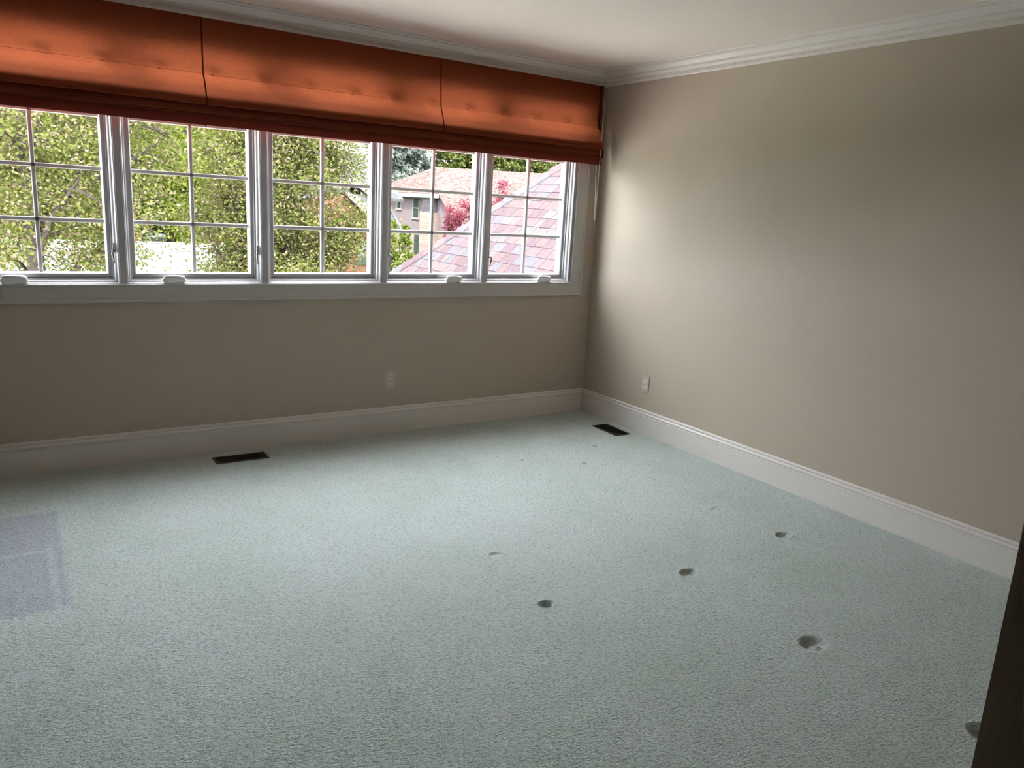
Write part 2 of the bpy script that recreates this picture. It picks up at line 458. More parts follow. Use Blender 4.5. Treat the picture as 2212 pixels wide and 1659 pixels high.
# the frame profile is (away from the unit's outer edge, out from the wall): negative = into the wall
for wi, cx in enumerate(CEN):
    root = empty('window_%d' % (wi + 1), (cx, 0, GZ0))
    what = ['leftmost white casement window, partly cut off by the picture edge', 'second white casement window from the left edge',
            'middle white fixed window without a crank', 'white casement window showing the tan house', 'rightmost white casement window beside the right wall'][wi]
    tag(root, what, 'window', kind='structure')
    def L(o):          # parts are modelled in world space: bring them under the root
        o.parent = root
        o.matrix_parent_inverse = Matrix.Translation(root.location).inverted()
        return o
    x0, x1 = cx - HW + .0175, cx + HW - .0175
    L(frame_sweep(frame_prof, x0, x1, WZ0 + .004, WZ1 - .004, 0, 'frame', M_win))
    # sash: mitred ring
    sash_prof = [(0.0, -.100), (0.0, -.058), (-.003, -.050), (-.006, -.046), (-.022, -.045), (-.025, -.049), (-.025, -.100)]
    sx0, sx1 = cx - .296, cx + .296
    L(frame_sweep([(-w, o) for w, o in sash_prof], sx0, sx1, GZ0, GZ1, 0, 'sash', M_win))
    for r in range(4):
        for c in range(2):
            px = cx - .2955 + c * lite_w
            pz = GZ0 + r * lite_h
            L(B('pane', M_glass, None, px + .001, px + lite_w - .001, GY + .016, GY + .020, pz + .001, pz + lite_h - .001))
    def bar(x_a, x_b, z_a, z_b):
        mb = MB()
        if z_b - z_a > x_b - x_a:
            h = (x_b - x_a) / 2; xm = (x_a + x_b) / 2
            prof = [(xm - h, GY + .026), (xm - h, GY + .010), (xm - h * .7, GY + .007), (xm + h * .7, GY + .007), (xm + h, GY + .010), (xm + h, GY + .026)]
            mb.prism([(x, y, z_a) for x, y in prof], (0, 0, z_b - z_a))
        else:
            h = (z_b - z_a) / 2; zm = (z_a + z_b) / 2
            prof = [(zm - h, GY + .026), (zm - h, GY + .010), (zm - h * .7, GY + .007), (zm + h * .7, GY + .007), (zm + h, GY + .010), (zm + h, GY + .026)]
            mb.prism([(x_a, y, z) for z, y in prof], (x_b - x_a, 0, 0))
        L(mb.build('muntin', M_munt))
    bar(cx - .0100, cx + .0100, GZ0 - .004, GZ1 + .004)
    for r in (1, 2, 3):
        bar(cx - .299, cx + .299, GZ0 + r * lite_h - .0105, GZ0 + r * lite_h + .0105)
    if wi != 2:
        # folding crank handle lying on the sill of the frame
        kx = cx + (.145 if wi >= 3 else (-.12 if wi == 1 else -.12))
        if wi == 3: kx = cx + .133
        if wi == 4: kx = cx + .130
        mb = MB()
        rows = []
        for t in np.linspace(-1, 1, 17):
            hw_ = .018 * (1 - 0.35 * abs(t) ** 6); hh = .021 * (1 - .6 * abs(t) ** 8)
            rows.append([(kx + t * .058, -.004 + hw_ * math.cos(a) * .9 + .004 * t, 1.000 + hh * math.sin(a) + .002 * math.sin(t * 3)) for a in np.linspace(0, 2 * math.pi, 13)])
        mb.sheet(rows)
        mb.f += [tuple(range(12)), tuple(16 * 13 + i for i in reversed(range(12)))]
        L(mb.build('crank_cover', M_crank, smooth=True))
        mb = MB().tube([(kx - .05, -.014, 1.016), (kx - .02, -.018, 1.020), (kx + .02, -.017, 1.018), (kx + .05, -.012, 1.012)], [.005, .006, .006, .007], 8)
        L(mb.build('crank_handle', M_crank, smooth=True))
        # lock lever on the side of the frame
        sd = 1 if wi < 2 else -1
        lx = cx + sd * (HW - .0175 - .020)
        L(B('lock_slot', M_lock, None, lx - .004, lx + .004, .006, .013, 1.140, 1.190, .001))
        mb = MB().tube([(lx, .012, 1.150), (lx - sd * .006, -.008, 1.152), (lx - sd * .010, -.014, 1.140), (lx - sd * .006, -.012, 1.115), (lx - sd * .002, -.008, 1.088)], [.006, .0065, .006, .0045, .003], 8)
        L(mb.build('lock_lever', M_lock, smooth=True))
# flat mullion covers between the units
for i in range(4):
    xm = (CEN[i] + CEN[i + 1]) / 2
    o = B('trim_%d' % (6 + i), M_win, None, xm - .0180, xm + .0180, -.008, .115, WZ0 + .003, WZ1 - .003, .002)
    tag(o, ['flat white mullion left of the second window', 'flat white mullion left of the middle window', 'flat white mullion right of the middle window',
            'flat white mullion left of the rightmost window'][i], 'mullion', kind='structure')
for nm, x in (('trim_10', WX0), ('trim_11', WX1)):
    s_ = 1 if x == WX0 else -1
    o = B(nm, M_win, None, min(x, x + s_ * .0125), max(x, x + s_ * .0125), 0, .115, WZ0 + .003, WZ1 - .003)
    tag(o, 'white side jamb at the %s end of the window row' % ('left' if s_ > 0 else 'right'), 'jamb', kind='structure')

# ------------------------------------------------------------------ roman blind
blind = empty('roman_blind', (-2.03, -.09, 1.80))
tag(blind, 'rust orange fabric roman blind, partly raised over the windows', 'roman blind')
def LB(o, par=blind):
    o.parent = blind
    o.matrix_parent_inverse = Matrix.Translation(blind.location).inverted()
    return o
BX0, BX1 = -3.998, -0.066
SEAMS = [BX0, -2.715, -1.340, BX1]
STX = [-3.937 + .2541 * i for i in range(15)]
def interp(prof, n):
    p = np.array(prof); d = np.concatenate([[0], np.cumsum(np.hypot(*np.diff(p, axis=0).T))])
    t = np.linspace(0, d[-1], n)
    return np.stack([np.interp(t, d, p[:, 0]), np.interp(t, d, p[:, 1])], 1)
def smoothp(prof, n):
    q = interp(prof, n)
    for _ in range(3):
        q[1:-1] = (q[:-2] + 2 * q[1:-1] + q[2:]) / 4
    return q
def wob(x, s, a):
    return a * (math.sin(x * 3.1 + s) + .6 * math.sin(x * 7.7 + 2.1 * s) + .35 * math.sin(x * 17.3 + 3.3 * s))
main_prof = [(-.060, 2.338), (-.064, 2.28), (-.070, 2.18), (-.077, 2.09), (-.080, 2.065), (-.090, 2.045), (-.118, 1.99), (-.136, 1.94), (-.142, 1.915), (-.134, 1.905), (-.112, 1.915), (-.098, 1.94), (-.090, 1.968)]
def main_pt(x, y, z):
    # tuft pulls along the stitch row, soft belly waves below it
    for s in STX:
        d2 = ((x - s) / .030) ** 2 + ((z - 2.065) / .020) ** 2
        if d2 < 14: y += .016 * math.exp(-d2 * .5)
        for ang in (-1, 1):                      # creases radiating down from each tuft
            if z < 2.065 and y < -.07:
                dx = (x - s) - ang * (2.065 - z) * .75
                w = (2.065 - z)
                if 0 < w < .09: y += .004 * math.exp(-(dx / .008) ** 2) * (1 - w / .09)
    if z < 2.05: y += wob(x, z * 3, .0028)
    z += wob(x, .7, .0016) * (1 if z < 2.0 else 0)
    if x > -.12:
        e = min(1, (x + .12) / .054) ** 2
        y = y * (1 - e) + max(y, -.088) * e
    return (x, y, z)
mp_ = smoothp(main_prof, 64)
for i in range(3):
    xa, xb = SEAMS[i] + .001, SEAMS[i + 1] - .001
    xs = np.linspace(xa, xb, 150)
    rows = []
    for y, z in mp_:
        edge = 0.0
        rows.append([main_pt(x - (.010 * math.exp(-((z - 2.07) / .09) ** 2) * max(0, (x + .16) / .094) if x > -.16 else 0), y, z) for x in xs])
    LB(MB().sheet(rows).build('fabric_panel', M_fab, smooth=True, fix=False))
# seams between the cloth widths
for sxm in SEAMS[1:3]:
    rows = []
    for y, z in mp_[:56]:
        p = main_pt(sxm, y, z)
        rows.append([(p[0] - .0040, p[1] - .0015, p[2]), (p[0], p[1] - .0035, p[2]), (p[0] + .0040, p[1] - .0015, p[2])])
    LB(MB().sheet(rows).build('seam', M_seam, smooth=True, fix=False))
def fold(name, prof, m, n=26, amp=.003, seed=1.0):
    q = smoothp(prof, n)
    xs = np.linspace(BX0 + .004, BX1 - .006, 420)
    rows = []
    for k, (y, z) in enumerate(q):
        t = min(k, len(q) - 1 - k) / len(q)
        rows.append([(x, y + wob(x, seed, amp) * t * 2, z + wob(x, seed + 1.7, amp * .8) * (t * 2)) for x in xs])
    o = LB(MB().sheet(rows).build(name, m, smooth=True, fix=False))
    return o
fold('fold', [(-.090, 1.968), (-.100, 1.94), (-.118, 1.905), (-.124, 1.880), (-.122, 1.866), (-.112, 1.862), (-.098, 1.885), (-.082, 1.968)], M_fab, 30, .003, 1.0)
fold('fold', [(-.082, 1.968), (-.092, 1.93), (-.106, 1.885), (-.112, 1.862), (-.109, 1.853), (-.100, 1.851), (-.088, 1.875), (-.074, 1.966)], M_fab, 30, .003, 4.2)
fold('hem', [(-.074, 1.966), (-.084, 1.93), (-.094, 1.87), (-.098, 1.84), (-.098, 1.803), (-.0955, 1.800), (-.093, 1.803), (-.091, 1.85), (-.080, 1.93), (-.071, 1.966)], M_hem, 34, .0012, 2.6)
for sxm in SEAMS[1:3]:
    LB(B('hem_seam', M_seam, None, sxm - .002, sxm + .002, -.1005, -.0965, 1.802, 1.852))
# side hem (doubled cloth) and head rail
rows = []
for y, z in mp_[:52]:
    y = max(y, -.090)
    e = -.010 * math.exp(-((z - 2.07) / .09) ** 2)
    rows.append([(BX1 - .040 + e, y - .0022, z), (BX1 - .020 + e, y - .0010, z), (BX1 - .001 + e, y + .010, z), (BX1 + .001 + e, y + .030, z)])
LB(MB().sheet(rows).build('side_hem', M_seam, smooth=True, fix=False))
LB(B('head_rail', M_trim, None, BX0 + .01, BX1 - .01, -.054, -.002, 2.300, 2.338))
for s in STX:
    if SEAMS[0] < s < SEAMS[3]:
        LB(MB().tube([(s - .004, -.0665, 2.066), (s + .004, -.0665, 2.064)], .0022, 6).build('stitch', M_seam))
# faint sewn line along the tuft row
rows = []
for x in np.linspace(BX0 + .01, BX1 - .05, 500):
    p = main_pt(x, -.0825, 2.065)
    rows.append([(p[0], p[1] - .001, 2.0658), (p[0], p[1] - .0016, 2.065), (p[0], p[1] - .001, 2.0642)])
LB(MB().sheet(rows).build('sewn_line', M_fab, fix=False))
# looped bead chain
beads = MB()
def bead_line(p0, p1, step=.0062):
    p0, p1 = Vector(p0), Vector(p1)
    n = max(2, int((p1 - p0).length / step))
    for i in range(n + 1):
        c = p0.lerp(p1, i / n)
        r = .0031
        k = len(beads.v)
        beads.v += [tuple(c + Vector(d) * r) for d in ((1, 0, 0), (-1, 0, 0), (0, 1, 0), (0, -1, 0), (0, 0, 1), (0, 0, -1))]
        beads.f += [tuple(k + q for q in t) for t in ((0, 2, 4), (2, 1, 4), (1, 3, 4), (3, 0, 4), (2, 0, 5), (1, 2, 5), (3, 1, 5), (0, 3, 5))]
bead_line((-.110, -.130, 2.070), (-.115, -.130, 1.432))
bead_line((-.131, -.118, 1.800), (-.118, -.129, 1.430))
bead_line((-.118, -.129, 1.430), (-.115, -.130, 1.432))
LB(beads.build('bead_chain', M_chain, smooth=True))

# ------------------------------------------------------------------ electrical outlets
def outlet(name, loc, rz, label):
    root = empty(name, loc, rz)              # local: plate in XZ, room side is -Y
    tag(root, label, 'outlet', 'wall outlets')
    pl = B('plate', M_plate, root, -.035, .035, -.0055, 0, -.060, .060, .0025, 2)
    for zc in (.0195, -.0195):
        prof = []
        for a in np.linspace(0, 2 * math.pi, 25)[:-1]:
            x, z = .0172 * math.cos(a), .0172 * math.sin(a)
            prof.append((x, -.0075, zc + max(-.0135, min(.0135, z))))
        f = MB().prism(prof, (0, .004, 0)).build('socket', M_face, root)
        for sxn, hgt in ((-.0064, .0085), (.0064, .0068)):
            B('slot', M_slot, f, sxn - .0014, sxn + .0014, -.0079, -.0070, zc + .0005, zc + .0005 + hgt)
        gr = [(.0026 * math.cos(a), -.0079, zc - .0080 + .0028 * math.sin(a)) for a in np.linspace(0, 2 * math.pi, 11)[:-1]]
        MB().prism(gr, (0, .001, 0)).build('ground_hole', M_slot, f)
    sc_ = [(.0032 * math.cos(a), -.0068, .0032 * math.sin(a)) for a in np.linspace(0, 2 * math.pi, 13)[:-1]]
    MB().prism(sc_, (0, .0016, 0)).build('screw', M_face, root)
    return root
outlet('wall_outlet', (-1.603, 0, .352), 0, 'beige duplex outlet on the shaded wall under the windows')
outlet('wall_outlet', (0, -.680, .349), -math.pi / 2, 'duplex outlet on the bright right wall near the corner')

# ------------------------------------------------------------------ floor registers
def vent(loc, lx, ly, rz, label):
    root = empty('floor_register', loc, rz)
    tag(root, label, 'floor vent', 'floor registers')
    hx, hy, fw = lx / 2, ly / 2, .016
    mb = MB()
    oz = .0045
    prof = [(0, 0.0), (0, .0015), (-.004, oz), (-fw + .002, oz), (-fw, .002), (-fw, 0.0)]
    k = len(prof)
    for cxn, cyn, sx_, sy_ in ((-hx, -hy, -1, -1), (hx, -hy, 1, -1), (hx, hy, 1, 1), (-hx, hy, -1, 1)):
        mb.v += [(cxn + sx_ * w, cyn + sy_ * w, z) for w, z in prof]
    for c in range(4):
        d = (c + 1) % 4
        for i in range(k):
            j = (i + 1) % k
            mb.f.append((c * k + i, c * k + j, d * k + j, d * k + i))
    mb.build('frame', M_vent, root)
    B('duct', M_duct, root, -hx + fw, hx - fw, -hy + fw, hy - fw, -.0002, .0006)
    n = 24
    w = (lx - 2 * fw) / n
    me = MB().prism([(-.0022, 0, .0008), (-.0008, 0, .0008), (.0022, 0, .0038), (.0008, 0, .0038)], (0, ly - 2 * fw, 0)).mesh('louver')
    me.materials.append(M_vent)
    for i in range(n):
        link('louver', me, None, root).location = (-hx + fw + (i + .5) * w, -hy + fw, 0)
    for yy in (-.016, .016):
        B('cross_bar', M_vent, root, -hx + fw, hx - fw, yy - .0015, yy + .0015, .0008, .0030)
vent((-2.594, -.170, .001), .292, .118, 0, 'dark brown metal floor vent near the windowed wall')
vent((-.157, -.545, .001), .272, .132, math.radians(-91.5), 'dark brown metal floor vent by the right wall corner')

# ------------------------------------------------------------------ outside: ground, roofs, houses
GZ = -3.1
M_lawn = add_noise(mat('lawn', (0.055, 0.085, 0.025), 0.9, 0.0), 0.6, 0.35, 0.6, 25, .05)
M_drive = add_noise(mat('drive', (0.16, 0.155, 0.15), 0.85, 0.0), 2.0, 0.12)
g = B('ground', M_lawn, None, -90, 130, .2, 170, GZ - .4, GZ)
tag(g, 'green lawn outside the house', 'lawn', kind='structure')

M_bounce = add_noise(mat('bounce_pale', (0.66, 0.63, 0.58), 0.85, 0.0), 1.5, 0.06, .2, 60, .004)
tag(B('bounce_slab', M_bounce, None, -16, 1.3, .25, 13.6, GZ, GZ + .04), 'added pale slab below the windows, unseen, bounces daylight to the ceiling', 'bounce slab', kind='structure')  # unseen slab added to throw daylight up onto the ceiling
# own house wing: slated hip roof just right of the windows
M_slate = mat('slate', (0.1, 0.08, 0.08), 0.9, 0.0)
nt, nd, ln, b = nodes(M_slate)
oi = nd.new('ShaderNodeObjectInfo')
rs = ramp(nd, [(0.0, (0.0510, 0.0376, 0.0403, 1)), (0.25, (0.0577, 0.0447, 0.0464, 1)), (0.45, (0.0512, 0.0477, 0.0525, 1)), (0.6, (0.0595, 0.0421, 0.0421, 1)),
               (0.78, (0.0601, 0.0500, 0.0486, 1)), (0.9, (0.0549, 0.0518, 0.0559, 1)), (1.0, (0.0625, 0.0481, 0.0495, 1))])
rs.color_ramp.interpolation = 'CONSTANT'
ln.new(oi.outputs['Random'], rs.inputs['Fac'])
tc = nd.new('ShaderNodeTexCoord')
ns = nd.new('ShaderNodeTexNoise'); ns.inputs['Scale'].default_value = 22; ns.inputs['Detail'].default_value = 4
ln.new(tc.outputs['Object'], ns.inputs['Vector'])
rn = ramp(nd, [(.3, (.80, .80, .82, 1)), (.7, (1.15, 1.12, 1.12, 1))])
ln.new(ns.outputs['Fac'], rn.inputs['Fac'])
mm = nd.new('ShaderNodeMixRGB'); mm.blend_type = 'MULTIPLY'; mm.inputs[0].default_value = 1
ln.new(rs.outputs['Color'], mm.inputs[1]); ln.new(rn.outputs['Color'], mm.inputs[2]); ln.new(mm.outputs[0], b.inputs['Base Color'])
bp = nd.new('ShaderNodeBump'); bp.inputs['Strength'].default_value = .3; bp.inputs['Distance'].default_value = .004
ln.new(ns.outputs['Fac'], bp.inputs['Height']); ln.new(bp.outputs['Normal'], b.inputs['Normal'])
M_under = mat('roof_underlay', (0.03, 0.022, 0.025), 0.9, 0.0)
M_brick = None

PM = 0.96                                  # roof pitch (rise per metre)
RX, RZ = 2.035, 0.264                      # a point on the slope plane
def roof_z(x): return RZ + PM * (x - RX)
EAVE_X, RIDGE_X = 1.35, 6.2
HY = 10.091                                # hip: y = HY - x
wing = empty('house_wing', (1.6, 3.0, GZ))
tag(wing, 'slate hip roof of the house wing outside the right windows', 'roof')
def LW(o):
    o.parent = wing
    o.matrix_parent_inverse = Matrix.Translation(wing.location).inverted()
    return o
M_brickw = add_noise(mat('wing_wall', (0.0504, 0.0294, 0.0231), 0.85, 0.0), 6, .2)
ez, rz_ = roof_z(EAVE_X), roof_z(RIDGE_X)
LW(B('wall', M_brickw, None, EAVE_X + .35, 11.0, .3, HY - EAVE_X - .35, GZ, ez))
mb = MB()                                  # roof deck: near slope, far hip slope, right slope
dk = .03
A1, A2, A3 = (EAVE_X, .3, ez - dk), (EAVE_X, HY - EAVE_X, ez - dk), (RIDGE_X, HY - RIDGE_X, rz_ - dk)
A4 = (RIDGE_X, .3, rz_ - dk)
xr = 2 * RIDGE_X - EAVE_X
A5, A6 = (xr, HY - EAVE_X, ez - dk), (xr, .3, ez - dk)
mb.v = [A1, A2, A3, A4, A5, A6, (A1[0], A1[1], ez - .2), (A2[0], A2[1], ez - .2), (A5[0], A5[1], ez - .2), (A6[0], A6[1], ez - .2)]
mb.f = [(0, 1, 2, 3), (1, 4, 2), (2, 4, 5, 3), (0, 3, 5), (0, 6, 7, 1), (1, 7, 8, 4), (4, 8, 9, 5), (0, 5, 9, 6), (6, 9, 8, 7)]
LW(mb.build('roof_deck', M_under))
sl = math.hypot(1, PM)
ux, uz = 1 / sl, PM / sl                   # up the slope
EXPO = .1915
nx_, nz_ = -uz, ux                         # slope normal
s_ref = 5.356                              # one course edge (distance = x * sl)
k_lo = -int((s_ref - EAVE_X * sl) / EXPO)
n_slate = 0
low = MB()
for k in range(k_lo, 3 + 9):
    s0 = s_ref + k * EXPO
    xb = s0 / sl
    yfar = HY - xb
    if xb > RIDGE_X: break
    y = 1.9 + random.uniform(-.3, 0)       # nearer slates lie outside the window's view
    ystop = yfar
    y_lo = 3.45 if xb < 3.2 else 4.3
    y = y_lo + random.uniform(-.2, .05)
    while y < ystop:
        w = random.choice([.15, .19, .22, .26, .30, .34])
        y2 = min(y + w, ystop)
        if ystop - y2 < .05: y2 = ystop
        # slate as a slab tilted slightly: lower edge thick and proud
        def P(s, yy, h): return (s * ux + nx_ * h + 0.0, yy, RZ - PM * RX + s * uz + nz_ * h)
        L_ = EXPO + .10
        sa, sb = s0, s0 + L_
        lift = .012 + random.uniform(0, .004)
        dn = random.uniform(-.006, .006)
        # hip clip: y <= HY - s*ux
        yaA, yaB = min(y2, HY - sa * ux), min(y2, HY - sb * ux)
        ybA, ybB = y + .007, min(y + .007, yaB)
        q = [P(sa + dn, ybA, lift), P(sa + dn, yaA - .001, lift), P(sb, yaB - .001, .004), P(sb, ybB, .004)]
        if yaB - ybB < .004: q = [q[0], q[1], P(sa + (yaA - ybA) * 1.0 * sl * .99, ybA, .006)]
        if xb < 1.96:                      # courses below the sill line, never seen singly
            low.prism(q, (-nx_ * .013, 0, -nz_ * .013))
        else:
            LW(MB().prism(q, (-nx_ * .013, 0, -nz_ * .013)).build('slate', M_slate)); n_slate += 1
        y = y2 + .001
LW(low.build('lower_slates', M_slate))['kind'] = 'stuff'
# hip caps: overlapping ridge pieces along the hip
hd = Vector((1, -1, PM)).normalized()
h0 = Vector((EAVE_X, HY - EAVE_X, roof_z(EAVE_X)))
capL = .36
side_n = Vector((-1, 0, -PM)).normalized()       # down the near slope
side_f = Vector((0, 1, -PM)).normalized()        # down the far slope
tot = (Vector((5.0, HY - 5.0, roof_z(5.0))) - h0).length
i = 0
dstep = .232
dcur = .0
while dcur < tot:
    p = h0 + hd * dcur
    up = Vector((0, 0, 1))
    def capring(c, lift, wd):
        n_s = Vector((-uz, 0, ux)); n_f = Vector((0, uz, ux))
        t1 = (side_n - hd * side_n.dot(hd)).normalized(); t2 = (side_f - hd * side_f.dot(hd)).normalized()
        return [c + t1 * wd + n_s * (lift * .6), c + t1 * (wd * .25) + up * (lift + .004), c + up * (lift + .012), c + t2 * (wd * .25) + up * (lift + .004), c + t2 * wd + n_f * (lift * .6)]
    a_ = capring(p, .060, .165); c_ = capring(p + hd * (dstep + .07), .026, .150)
    mb = MB()
    k = len(a_)
    dn_ = Vector((0, 0, -.030))
    mb.v = [tuple(v) for v in a_ + c_] + [tuple(v + dn_) for v in a_ + c_]
    for q in range(k - 1):
        mb.f.append((q, q + 1, k + q + 1, k + q))
        mb.f.append((2 * k + q + 1, 2 * k + q, 3 * k + q, 3 * k + q + 1))
        mb.f.append((q + 1, q, 2 * k + q, 2 * k + q + 1))
        mb.f.append((k + q, k + q + 1, 3 * k + q + 1, 3 * k + q))
    mb.f += [(0, k, 3 * k, 2 * k), (2 * k - 1, k - 1, 3 * k - 1, 4 * k - 1)]
    LW(mb.build('hip_cap', M_slate))
    dcur += dstep

# --- tan house across the yard
M_siding = add_noise(mat('tan_siding', (0.0966, 0.0750, 0.0796), 0.8, 0.0), 1.0, .08, .4, 3.0, .02, (9, 9, .05))
M_fascia = mat('cream_fascia', (0.1310, 0.1179, 0.1015), 0.6, 0.0)
def brick_mat(name, c1, c2, mort, scale=5.0):
    m = mat(name, c1, .9, 0.0)
    nt, nd, ln, b = nodes(m)
    tc = nd.new('ShaderNodeTexCoord')
    mpn = nd.new('ShaderNodeMapping'); mpn.inputs['Rotation'].default_value = (math.pi / 2, 0, 0)
    br = nd.new('ShaderNodeTexBrick')
    br.inputs['Color1'].default_value = (*c1, 1); br.inputs['Color2'].default_value = (*c2, 1); br.inputs['Mortar'].default_value = (*mort, 1)
    br.inputs['Scale'].default_value = scale
    ln.new(tc.outputs['Object'], mpn.inputs['Vector']); ln.new(mpn.outputs['Vector'], br.inputs['Vector'])
    ln.new(br.outputs['Color'], b.inputs['Base Color'])
    return m
M_brk = brick_mat('buff_brick', (0.1607, 0.1125, 0.0910), (0.1071, 0.0769, 0.0696), (0.1500, 0.1338, 0.1177), 3.5)
M_redbrk = brick_mat('red_brick', (0.0945, 0.0315, 0.0215), (0.0756, 0.0264, 0.0189), (0.0945, 0.0756, 0.0630), 3.5)
def shingle_mat(name, stops, scale):
    m = mat(name, stops[0][1], .9, 0.0)
    nt, nd, ln, b = nodes(m)
    tc = nd.new('ShaderNodeTexCoord')
    mpn = nd.new('ShaderNodeMapping'); mpn.inputs['Scale'].default_value = (1.0, 1.0, 3.2)
    v = nd.new('ShaderNodeTexVoronoi'); v.inputs['Scale'].default_value = scale; v.feature = 'F1'
    r = ramp(nd, stops)
    sp = nd.new('ShaderNodeSeparateColor')
    ln.new(tc.outputs['Object'], mpn.inputs['Vector']); ln.new(mpn.outputs['Vector'], v.inputs['Vector'])
    ln.new(v.outputs['Color'], sp.inputs[0]); ln.new(sp.outputs[0], r.inputs['Fac']); ln.new(r.outputs['Color'], b.inputs['Base Color'])
    return m
M_shA = shingle_mat('pink_brown_shingles', [(0, (0.0383, 0.0235, 0.0202, 1)), (.35, (0.0553, 0.0358, 0.0312, 1)), (.7, (0.0702, 0.0480, 0.0431, 1)), (1, (0.0851, 0.0593, 0.0533, 1))], 6.0)
M_shB = shingle_mat('grey_shingles', [(0, (0.0357, 0.0336, 0.0357, 1)), (1, (0.0525, 0.0504, 0.0525, 1))], 3.0)
M_white = mat('white_paint_out', (0.1260, 0.1260, 0.1302), .6, 0.0)
M_wglass = mat('far_window_glass', (0.02, 0.028, 0.024), .08, .6)
M_gargreen = mat('garage_green', (0.0231, 0.0315, 0.0260), .6, 0.0)
th_ = empty('tan_house', (19.604, 39.764, GZ), math.radians(16))   # local +Y runs along the facade (away), local -X is its outward side
tag(th_, 'tan sided house with pinkish shingle roof across the yard', 'house')
def hb(name, m, x0, x1, y0, y1, z0, z1, par=th_): return B(name, m, par, x0, x1, y0, y1, z0 - GZ, z1 - GZ)
# facade: body under eave, and the lower part under the sloping rake
MB().prism([(0, -1.05, -.35 - GZ), (0, 6.5, -.35 - GZ), (0, 6.5, 2.05 - GZ), (0, .02, 1.98 - GZ), (0, -1.05, .72 - GZ)], (7, 0, 0)).build('siding_wall', M_siding, th_)
hb('brick_base', M_brk, -.03, 7, -5.5, 6.5, GZ, -.35)
hb('brick_wall', M_brk, -.02, 7, -2.6, -1.07, -.35, .20)
hb('fascia', M_white, -.46, -.40, -.12, 6.7, 1.88, 2.12)
hb('soffit', M_fascia, -.42, .0, -.1, 6.6, 1.90, 1.97)
roofA = MB()
# roof sheets with thickness: hip slope above the facade, and the big slope to the right
def sheetpoly(poly, m, name, par, t=.12):
    MB().prism(poly, (0, 0, -t)).build(name, m, par)
zG = lambda z: z - GZ
# world->local for the ridge points: along (e), inward depth is +X
R1 = (2.38, 3.26, zG(3.94)); R2 = (10.53, -1.25, zG(4.07)); Q2 = (5.15, -5.74, zG(.13))
sheetpoly([(-.4, -.1, zG(2.16)), (-.4, 6.7, zG(2.16)), R1], M_shA, 'roof_slope', th_)
sheetpoly([(-.4, -.1, zG(2.16)), R1, R2], M_shA, 'roof_slope', th_)
sheetpoly([(-.4, -.1, zG(2.16)), R2, Q2], M_shA, 'roof_slope', th_)
sheetpoly([(-.4, -.1, zG(2.16)), Q2, (-.35, -1.20, zG(.86)), ], M_shA, 'roof_slope', th_)
sheetpoly([(-.35, -1.20, zG(.86)), Q2, (-.40, -2.2, zG(.22))], M_shA, 'roof_slope', th_)
sheetpoly([(-.4, 6.7, zG(2.16)), (9, 6.7, zG(2.16)), R1], M_shA, 'roof_slope', th_)
hb('gutter', M_fascia, -.55, -.35, -2.6, -1.0, .13, .27)
# chimney: stone below the eave, brick breast lower and wider
hb('chimney_upper', M_shB, -.35, 0, .40, 1.40, .98, 1.95)
hb('chimney_breast', M_brk, -.55, 0, .24, 1.42, GZ, .98)
MB().tube([(-.42, 1.75, zG(1.98)), (-.25, 1.62, zG(1.85)), (-.12, 1.5, zG(1.75)), (-.12, 1.5, 0.2)], .07, 8).build('downspout', M_white, th_, smooth=True)
for (ya, yb, za, zb, rail) in ((3.81, 4.28, 1.05, 1.85, False), (2.03, 2.70, .52, 1.88, True)):
    f = MB()
    f.box(-.06, 0, ya, ya + .07, za, zb).box(-.06, 0, yb - .07, yb, za, zb).box(-.06, 0, ya, yb, zb - .08, zb).box(-.08, 0, ya - .04, yb + .04, za - .05, za + .07)
    if rail: f.box(-.055, 0, ya, yb, (za + zb) / 2 - .03, (za + zb) / 2 + .03)
    w_ = f.build('house_window', M_fascia, th_, fix=False)
    pn = B('window_pane', M_wglass, None, -.02, -.012, ya + .06, yb - .06, za, zb)
    pn.parent = w_
    w_.location = (0, 0, -GZ)
gd = hb('garage_door', M_gargreen, -.06, -.03, 1.49, 2.45, -2.2, -.5)
for k in range(4):
    bq = B('door_panel', M_gargreen, gd, -.075, -.06, 1.53, 2.41, zG(-2.1 + k * .4), zG(-2.1 + k * .4) + .36)
# small white gabled bay in front of its left end
bay = empty('white_porch', (13.286, 33.93, GZ))
tag(bay, 'white gabled porch roof left of the tan house', 'porch')
dv = (.5, 1.1, 0)
MB().prism([(-.9, .1, 3.1), (.84, -.38, 3.1), (0, 0, 4.62)], dv).build('gable_roof', M_white, bay)
MB().prism([(.98, -.45, 2.95), (.78, -.42, 3.0), (0, -.04, 4.5), (0, -.04, 4.72)], (.05, .11, 0)).build('rake_board', M_white, bay)
MB().prism([(-1.05, .1, 2.95), (-.85, .1, 3.0), (0, -.04, 4.5), (0, -.04, 4.72)], (.05, .11, 0)).build('rake_board', M_white, bay)
for px_, py_ in ((.70, -.25), (-.75, .12)): B('post', M_white, bay, px_, px_ + .1, py_, py_ + .1, 0, 3.1)

